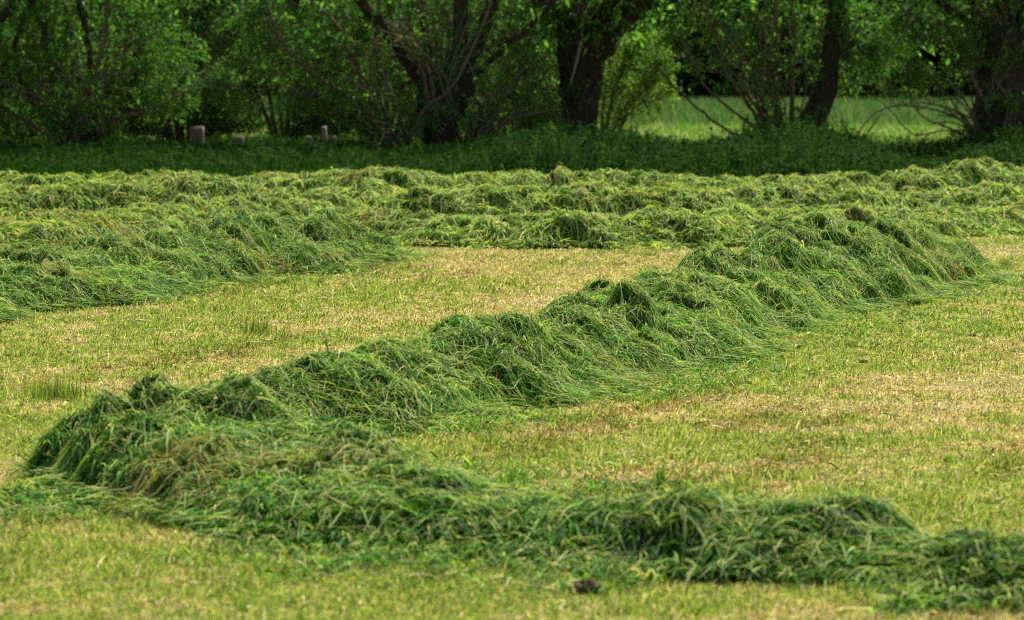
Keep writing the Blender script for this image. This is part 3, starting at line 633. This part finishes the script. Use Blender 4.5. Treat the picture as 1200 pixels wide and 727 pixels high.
tree('willow_tree', gb(100, 54), [(92, 184, 54, .42), (95, 168, 54, .38), (102, 152, 54, .3)],
     [([(80, 160), (77, 143), (60, 75), (52, 30), (38, 0)], 54, 53.6, .06, .02, 1), ([(60, 62), (57, 30), (56, 0)], 53.8, 54, .035, .015, 1),
      ([(108, 160), (107, 130), (108, 83), (100, 27), (95, 0)], 54, 54.3, .07, .02, 1), ([(108, 120), (112, 90), (125, 45), (128, 0)], 54, 53.7, .045, .02, 1),
      ([(110, 155), (122, 110), (133, 90), (148, 62), (160, 0)], 54.2, 54.8, .05, .015, 1), ([(112, 158), (135, 140), (165, 132), (200, 118), (240, 95)], 53.8, 53.2, .05, .012, 0),
      ([(75, 165), (40, 120), (20, 80), (-5, 40)], 54, 53.5, .055, .02, 1), ([(85, 168), (60, 130), (28, 95), (0, 90), (-40, 60)], 54.3, 54.8, .045, .015, 1),
      ([(95, 160), (90, 110), (84, 60), (80, 0)], 54.5, 55, .05, .02, 1), ([(70, 168), (45, 150), (10, 128), (-20, 110)], 54, 54, .045, .012, 0)],
     [(20, 55, 53.3, .7, .6, 60), (60, 110, 53.4, .8, .6, 60), (150, 60, 54.9, 1.1, .9, 110), (200, 30, 54.699999999999996, 1.3, .9, 110), (230, 90, 53.5, 1.1, .6, 90), (210, 125, 53.2, .9, .3, 60), (60, 30, 54.9, 1.0, .7, 60), (105, 165, 53.7, .9, .35, 50), (20, 150, 53.5, 1.0, .5, 60), (270, 125, 53.2, .7, .3, 34)],
     'many-stemmed willow spreading low over the long grass, far left of the row', 501, fan=[(90, 165, 53.9, 16, -65, 60, 2.2)], topn=170, shoots=1.2)
tree('willow_tree', gb(518, 54), [(524, 188, 54, .36), (522, 168, 54, .28), (512, 145, 54, .34), (518, 118, 54, .45), (524, 95, 54, .42), (528, 82, 54, .3)],
     [([(505, 110), (480, 75), (465, 52), (440, 20), (418, -5)], 54, 53.2, .11, .07, 1), ([(530, 100), (535, 75), (540, 40), (540, 0)], 54, 54, .15, .1, 1), ([(535, 105), (552, 65), (565, 40), (578, 0)], 54, 54.4, .13, .09, 1),
      ([(512, 100), (508, 60), (497, 30), (492, 0)], 54.2, 54.8, .07, .03, 1), ([(520, 90), (524, 50), (530, 20), (533, 0)], 54.2, 55, .05, .02, 1), ([(530, 110), (555, 88), (575, 72), (610, 40), (640, 10)], 54, 53.6, .06, .02, 1),
      ([(490, 160), (497, 130), (512, 95), (520, 70)], 53.7, 53.6, .05, .025, 0), ([(478, 165), (500, 125), (528, 105), (552, 60), (570, 20)], 53.6, 53.2, .03, .015, 1),
      ([(555, 168), (562, 155), (580, 138), (600, 118)], 53.6, 53.4, .045, .02, 0), ([(555, 170), (585, 146), (610, 138), (640, 130)], 53.7, 53.2, .03, .012, 0), ([(552, 172), (570, 140), (592, 110), (615, 80)], 53.8, 53.8, .04, .015, 0), ([(550, 170), (562, 130), (575, 112), (600, 106)], 53.7, 53.6, .03, .012, 0),
      ([(450, 172), (437, 157), (410, 133), (370, 112), (345, 95)], 53.8, 53.2, .055, .015, 0), ([(460, 172), (440, 150), (425, 120), (392, 104), (365, 82), (335, 55), (318, 20), (310, -10)], 53.9, 53.1, .045, .02, 1),
      ([(470, 170), (450, 140), (430, 110), (420, 80), (400, 40), (380, 0)], 54, 54.2, .045, .015, 1), ([(480, 170), (462, 120), (450, 80), (440, 40), (445, 0)], 54.2, 54.7, .045, .015, 1),
      ([(440, 80), (410, 45), (385, 20), (360, -5)], 53.8, 53.4, .03, .015, 1)],
     [(430, 75, 54.6, .8, .6, 70), (370, 60, 54.2, 1.0, .8, 100), (340, 110, 53.4, .9, .5, 70), (400, 125, 53.3, .8, .5, 70), (450, 130, 53.5, .6, .4, 30), (490, 55, 55, .9, .7, 26), (600, 40, 54.8, .9, .6, 44), (610, 90, 54.4, .7, .5, 60), (300, 60, 53.8, .9, .9, 90), (525, 140, 53.2, .25, .12, 14), (500, 158, 53.2, .3, .15, 16), (620, 130, 54, .6, .35, 40), (560, 40, 55.2, .8, .7, 24)],
     'old willow with a squat hollow trunk fanning into thick dark limbs, second in the row', 502, topn=190, shoots=0.8, fan=[(515, 120, 54, 22, -75, 65, 2.2), (555, 172, 54, 9, 15, 75, 1.3), (455, 172, 54, 11, -70, 5, 1.7)])
tree('pollard_willow', gb(684, 55), [(684, 188, 55, .42), (682, 168, 55, .35), (681, 130, 55, .33), (683, 95, 55, .36), (684, 65, 55, .42), (690, 48, 55, .56), (695, 32, 55, .5), (698, 22, 55, .3)],
     [([(672, 55), (658, 25), (640, 8), (618, -12)], 55, 54.4, .12, .06, 1), ([(676, 50), (670, 20), (668, -8)], 55, 55.2, .17, .1, 1), ([(690, 45), (694, 15), (700, -12)], 55, 55.5, .13, .07, 1),
      ([(700, 50), (722, 28), (742, 8), (760, -14)], 55, 54.6, .24, .14, 1), ([(695, 45), (708, 15), (722, -10)], 54.8, 54.4, .12, .06, 1), ([(665, 52), (640, 25), (610, 18), (590, 5)], 55.2, 55.8, .05, .02, 1),
      ([(672, 172), (655, 150), (640, 120), (628, 80)], 55, 55, .03, .012, 0), ([(668, 172), (650, 160), (630, 150), (615, 152)], 54.8, 54.6, .025, .012, 0), ([(675, 172), (662, 140), (650, 110), (640, 60)], 55.3, 55.5, .025, .012, 0)],
     [(640, 80, 55.2, .7, .6, 60), (625, 120, 55, .6, .5, 50), (650, 20, 54.5, .5, .4, 40), (690, 52, 54.4, .2, .15, 8), (690, 100, 54.4, .12, .25, 7)],
     'pollard willow with a stout straight trunk and knobbly head, in the middle of the row', 503, topn=190, fan=[(688, 45, 55, 20, -75, 70, 1.8), (672, 178, 55.2, 7, -45, -5, 1.6)], pale=[([(681, 48), (676, 70), (668, 100)], 54.3, .03)], shoots=3.0)
tree('willow_bush', gb(722, 58), [],
     [([(702, 175), (712, 140), (722, 100), (735, 60)], 58, 58, .045, .012, 0), ([(712, 175), (725, 140), (742, 110), (765, 80)], 58, 58.3, .04, .012, 0), ([(716, 175), (732, 135), (750, 112), (768, 95)], 58, 57.6, .03, .012, 0), ([(706, 175), (706, 130), (712, 80), (715, 40)], 58, 58.4, .035, .012, 0), ([(722, 175), (730, 145), (745, 125), (772, 115)], 58, 57.8, .03, .01, 0)],
     [(745, 50, 58, .7, .45, 90), (730, 90, 58, .6, .5, 90), (765, 95, 58, .55, .5, 60), (720, 130, 58, .4, .35, 30), (765, 130, 57.8, .35, .2, 16), (748, 70, 57.7, .8, .4, 60)],
     'bright yellow-green willow bush catching the light right of the straight pollard trunk', 504, cat='bush', topn=0, pal=[(0.05, 0.13, 0.018), (0.08, 0.18, 0.025), (0.12, 0.24, 0.035), (0.18, 0.31, 0.05)], shoots=2.0)  # lighter leaf palette: the backlit look is put into the colour
tree('willow_tree', gb(925, 54), [(932, 188, 54, .34), (936, 165, 54, .25), (952, 138, 54, .22), (966, 108, 54, .2), (971, 75, 54, .17), (974, 35, 54, .15), (980, -10, 54, .13)],
     [([(972, 60), (977, 20), (985, -15)], 54, 54, .14, .1, 1), ([(928, 160), (928, 132), (927, 104), (917, 82), (909, 55), (908, 0)], 54, 53.6, .035, .02, 1), ([(895, 165), (889, 146), (876, 121), (854, 91), (842, 60), (830, 20)], 53.8, 53.4, .035, .02, 1),
      ([(875, 170), (860, 157), (829, 137), (791, 102), (770, 80)], 53.6, 53, .035, .015, 0), ([(892, 165), (882, 148), (857, 129), (827, 102), (816, 80), (800, 50)], 53.8, 53.2, .032, .015, 0), ([(920, 165), (917, 146), (909, 115), (901, 69), (890, 36), (883, 0)], 54, 54, .04, .025, 1),
      ([(900, 165), (890, 130), (876, 110), (865, 63), (854, 22), (848, -8)], 54.3, 54.8, .045, .02, 1), ([(925, 160), (928, 91), (930, 41), (924, 0)], 54.2, 54.6, .04, .02, 1), ([(938, 160), (953, 96), (960, 47), (953, 0)], 54.2, 54.8, .03, .015, 1), ([(912, 165), (900, 140), (885, 105), (868, 70), (850, 40), (820, 0)], 53.6, 53.3, .025, .012, 1),
      ([(932, 160), (940, 120), (945, 90), (935, 60)], 53.6, 53.4, .025, .01, 0), ([(905, 168), (908, 140), (905, 110), (900, 92)], 53.5, 53.4, .035, .02, 0)],
     [(830, 25, 53.8, .9, .5, 70), (870, 40, 54, .7, .5, 46), (900, 90, 53.6, .5, .4, 36), (935, 30, 54.3, .6, .5, 40), (1000, 30, 54, .8, .6, 80), (1005, 80, 54.2, .7, .45, 70), (950, 90, 54.3, .45, .5, 30), (890, 125, 53.5, .45, .25, 26), (800, 70, 53.6, .5, .35, 24), (1040, 60, 54.2, .6, .5, 50), (975, 160, 53.6, .35, .18, 16), (790, 40, 53.8, .5, .4, 26)],
     'many-stemmed willow with one leaning trunk, growing from a hump of nettles', 505, fan=[(905, 170, 54, 12, -45, 25, 2.6)], topn=150, shoots=1.3, zmin=1.5, wts=(.22, .38, .25, .15))
tree('pollard_willow', gb(1185, 53.5), [(1185, 192, 53.5, .78), (1183, 170, 53.5, .68), (1180, 130, 53.5, .6), (1178, 95, 53.5, .55), (1180, 65, 53.5, .62), (1184, 48, 53.5, .72), (1188, 34, 53.5, .55), (1190, 24, 53.5, .3)],
     [([(1165, 50), (1145, 20), (1130, -5)], 53.5, 53.8, .12, .06, 1), ([(1165, 52), (1130, 25), (1100, 5), (1075, -10)], 53.4, 52.8, .07, .03, 1), ([(1170, 55), (1140, 38), (1100, 28), (1060, 20)], 53.4, 53.0, .05, .015, 0),
      ([(1175, 45), (1172, 15), (1170, -10)], 53.5, 53.5, .16, .1, 1), ([(1190, 45), (1196, 15), (1200, -10)], 53.3, 53.2, .16, .1, 1), ([(1205, 50), (1225, 20), (1240, -10)], 53.5, 53.6, .15, .09, 1),
      ([(1168, 165), (1160, 135), (1140, 95), (1125, 58), (1110, 40)], 53, 52.8, .045, .02, 0), ([(1150, 172), (1130, 160), (1112, 150), (1085, 140), (1073, 128)], 53, 52.6, .024, .01, 0), ([(1150, 175), (1130, 160), (1105, 153), (1075, 158), (1060, 150), (1041, 128), (1020, 112)], 52.9, 52.3, .018, .008, 0),
      ([(1152, 172), (1135, 150), (1120, 128), (1105, 105), (1090, 92)], 53.1, 53, .02, .009, 0), ([(998, 168), (1015, 142), (1034, 128), (1060, 124), (1100, 130), (1140, 150)], 52.3, 53, .012, .016, 0), ([(1007, 170), (1020, 150), (1034, 129)], 52.4, 52.4, .013, .009, 0),
      ([(1155, 165), (1140, 130), (1135, 100), (1130, 85)], 53.2, 53.4, .018, .009, 0), ([(1150, 160), (1125, 120), (1100, 118), (1075, 130)], 53.2, 53.4, .015, .008, 0), ([(1170, 170), (1180, 120), (1160, 90)], 52.7, 52.7, .03, .015, 0)],
     [(1090, 50, 53, .8, .5, 80), (1120, 80, 53, .6, .5, 60), (1060, 90, 53, .7, .35, 54), (1140, 30, 53, .6, .5, 50), (1180, 65, 52.6, .3, .2, 16), (1172, 118, 52.6, .28, .2, 18), (1195, 125, 52.6, .3, .2, 18), (1050, 30, 53.2, .7, .5, 60), (1100, 10, 53, .9, .5, 60), (1200, 20, 52.8, .4, .3, 20)],
     'massive dark pollard willow at the right edge with bare branches sprawling from its foot', 506, fan=[(1180, 45, 53.5, 18, -80, 60, 1.8), (1150, 172, 53.3, 9, -70, -20, 1.5)], topn=190, shoots=1.6, zmin=1.7)
tree('pollard_willow', gb(1345, 54), [(1345, 192, 54, .5), (1345, 130, 54, .42), (1347, 65, 54, .52), (1347, 40, 54, .5), (1348, 25, 54, .3)],
     [([(1335, 50), (1315, 10)], 54, 53.8, .13, .08, 1), ([(1345, 45), (1348, 0)], 54, 54.4, .15, .09, 1), ([(1355, 50), (1380, 10)], 54, 54, .13, .08, 1), ([(1330, 60), (1290, 30), (1260, 10)], 54, 53.5, .07, .03, 1)],
     [(1290, 70, 54, 1, .8, 80), (1340, 90, 53.5, .5, .6, 30), (1400, 60, 54, 1, .8, 60)],
     'unseen pollard willow added beyond the right edge of the row to shade the nettles', 507, topn=170, zmin=1.2)  # unseen tree, added so the row's shade carries on over the nettles
tree('willow_tree', gb(-70, 54.5), [(-70, 188, 54.5, .45), (-72, 130, 54.5, .36), (-68, 60, 54.5, .4), (-66, 30, 54.5, .3)],
     [([(-78, 50), (-110, 0)], 54.5, 54, .14, .08, 1), ([(-66, 45), (-60, 0)], 54.5, 55, .15, .09, 1), ([(-55, 60), (-20, 45), (15, 10)], 54.4, 54, .1, .05, 1), ([(-60, 120), (-20, 90), (10, 70), (25, 40)], 54.4, 54.2, .06, .02, 1)],
     [(0, 20, 54.4, .8, .6, 60), (-30, 100, 54.2, 1, .8, 90), (-120, 80, 54.4, 1, .9, 60), (10, 120, 54.4, .6, .5, 40)],
     'willow whose branches reach in from beyond the left edge', 508, topn=170)
# bushes filling the gaps behind the row
DK = [(0.022, 0.072, 0.013), (0.035, 0.105, 0.018), (0.057, 0.145, 0.025), (0.085, 0.19, 0.035)]
for bi, (px, D, wd, hh, lab) in enumerate([(30, 60.5, 2.4, 3.6, 'dense dark bush behind the willow at the far left'), (120, 60.5, 2.0, 3.4, 'bush filling the gap behind the bases of the leftmost willow stems'), (212, 60, 2.2, 3.8, 'dense bush behind the stout reddish post'), (335, 60.5, 2.3, 4.0, 'leafy bush behind the gap left of the hollow willow'),
                                     (450, 60, 2.2, 3.8, 'bush closing the view behind the hollow willow trunk'), (590, 61, 1.9, 3.4, 'low bush behind the gap between the hollow willow and the straight pollard'), (1270, 63, 2.4, 4.2, 'dense bush behind the massive pollard at the right edge')]):
    k = FPX / D; gy_ = HOR + CAMH * k
    lm = [([(px + dx * k * .1, gy_), (px + dx * k * .35, gy_ - hh * k * .3), (px + dx * k * .6, gy_ - hh * k * .55), (px + dx * k * .8, gy_ - hh * k * .8)], D, D + dz, .05, .015, 1) for dx, dz in ((-1.6, .5), (-1.0, -.6), (-.4, .7), (.2, -.5), (.8, .4), (1.4, -.4))]
    bl = [(px + dx * k, gy_ - z * k, D + dz, .8, .6, 56) for dx, z, dz in ((-1.6, .35, 0), (-.7, .35, .3), (.2, .35, -.3), (1.1, .35, .2), (-1.5, .9, 0), (-1.5, 2, .3), (-.6, 1.4, -.4), (-.5, 2.6, .3), (.4, .9, 0), (.4, 2.0, -.3), (1.3, 1.4, .3), (1.3, 2.6, -.3))]
    tree('bush', gb(px, D), [], lm, bl, lab, 520 + bi, cat='bush', topn=60, top=hh + .4, shoots=2.0, per_m=30, pal=DK, topw=1.1)

# the wood beyond the far meadow
def woodland():
    r = np.random.default_rng(601); n = 380000; cl = 1700
    cx = (r.random(cl) * 2 - 1) * 62; cyy = 134 + r.random(cl) * 22; cz = 0.3 + r.random(cl) ** 1.3 * 14.5; cr = r.uniform(1.0, 2.6, cl)
    k = r.integers(0, cl, n); p = np.stack([cx[k], cyy[k], cz[k]], -1) + norm(r.normal(0, 1, (n, 3))) * (cr[k] * r.random(n) ** .4)[:, None]
    p[:, 2] = np.abs(p[:, 2])
    d = norm(r.normal(0, 1, (n, 3)) + np.array([0, 0, -.4])); s = norm(np.cross(d, r.normal(0, .8, (n, 3)) + np.array([0, 0, 1.]))); L = r.uniform(.35, .8, n)
    V = np.stack([p, p + d * (L * .45)[:, None] - s * (L * .3)[:, None], p + d * L[:, None], p + d * (L * .45)[:, None] + s * (L * .3)[:, None]], 1).reshape(-1, 3)
    Q = np.arange(n * 4).reshape(-1, 4); c = pick(DK, [.4, .35, .2, .05], n, r)
    T = []
    for q in range(60):
        x, y = (r.random() * 2 - 1) * 60, 136 + r.random() * 20; T.append(tube(np.array([[x, y, 0], [x + r.normal(0, .2), y, 5], [x + r.normal(0, .5), y, 11]]), [.35, .26, .1], 8))
    Vt, Qt = merge(T)
    o = quads_obj('woodland', np.vstack([V, Vt]), np.vstack([Q, Qt + len(V)]), M_LEAF, col=np.vstack([c, np.tile([.03, .025, .02], (len(Qt), 1))])); o['kind'] = 'stuff'
    o['label'] = 'dark wood closing off the view beyond the far meadow'; o['category'] = 'woodland'
woodland()

# ------------------------------------------------------------------ fence posts in the long grass
def post(px, ytop, D, wd, mat, label, seed, lean=0.0, chamfer=0.0):
    r = np.random.default_rng(seed); x = px_to_x(px, D); H = W(px, ytop, D)[2]; h = wd / 2; nz = 7; b = h * 0.78
    prof = np.array([(-h, -b), (-b, -h), (b, -h), (h, -b), (h, b), (b, h), (-b, h), (-h, b)])
    V = []
    for k in range(nz):
        t = k / (nz - 1); s = 1 - 0.06 * t
        for q in prof: V.append((x + q[0] * s + lean * H * t + r.normal(0, .004), D + q[1] * s + r.normal(0, .004), H * t + (chamfer * q[0] / h + r.normal(0, .012) if k == nz - 1 else 0)))
    V.append((x + lean * H, D, H + .015)); V = np.array(V); Q = []
    for k in range(nz - 1):
        for j in range(8): Q.append((k * 8 + j, k * 8 + (j + 1) % 8, k * 8 + 8 + (j + 1) % 8, k * 8 + 8 + j))
    e = (nz - 1) * 8
    for j in range(0, 8, 2): Q.append((len(V) - 1, e + j, e + (j + 1) % 8, e + (j + 2) % 8))
    o = quads_obj('fence_post', V, np.array(Q), mat, origin=(x, D, 0)); o['label'] = label; o['category'] = 'fence post'; o['group'] = 'old fence posts in the long grass'
post(230, 149, 55.5, .26, M_POST, 'stout square reddish-brown post rising from long grass on the left', 1, chamfer=.01)
post(279, 160, 56, .17, M_POST, 'low dark brown post right of the stout reddish one', 2)
post(381, 149, 55.6, .085, M_GREY, 'tallest of the pale posts left of the hollow willow, leaning slightly', 3, -.05)
post(361, 160, 55.2, .12, M_GREY, 'short pale grey post left of the tallest pale post', 4)
post(392, 160, 55.8, .07, M_GREY, 'short thin pale post right of the tallest pale post', 5)
post(174, 160, 57.4, .05, M_POST, 'thin dark stake left of the stout reddish post', 6, .03)
post(598, 157, 60, .05, M_GREY, 'thin grey stake between the hollow willow and the straight pollard', 7, .02)
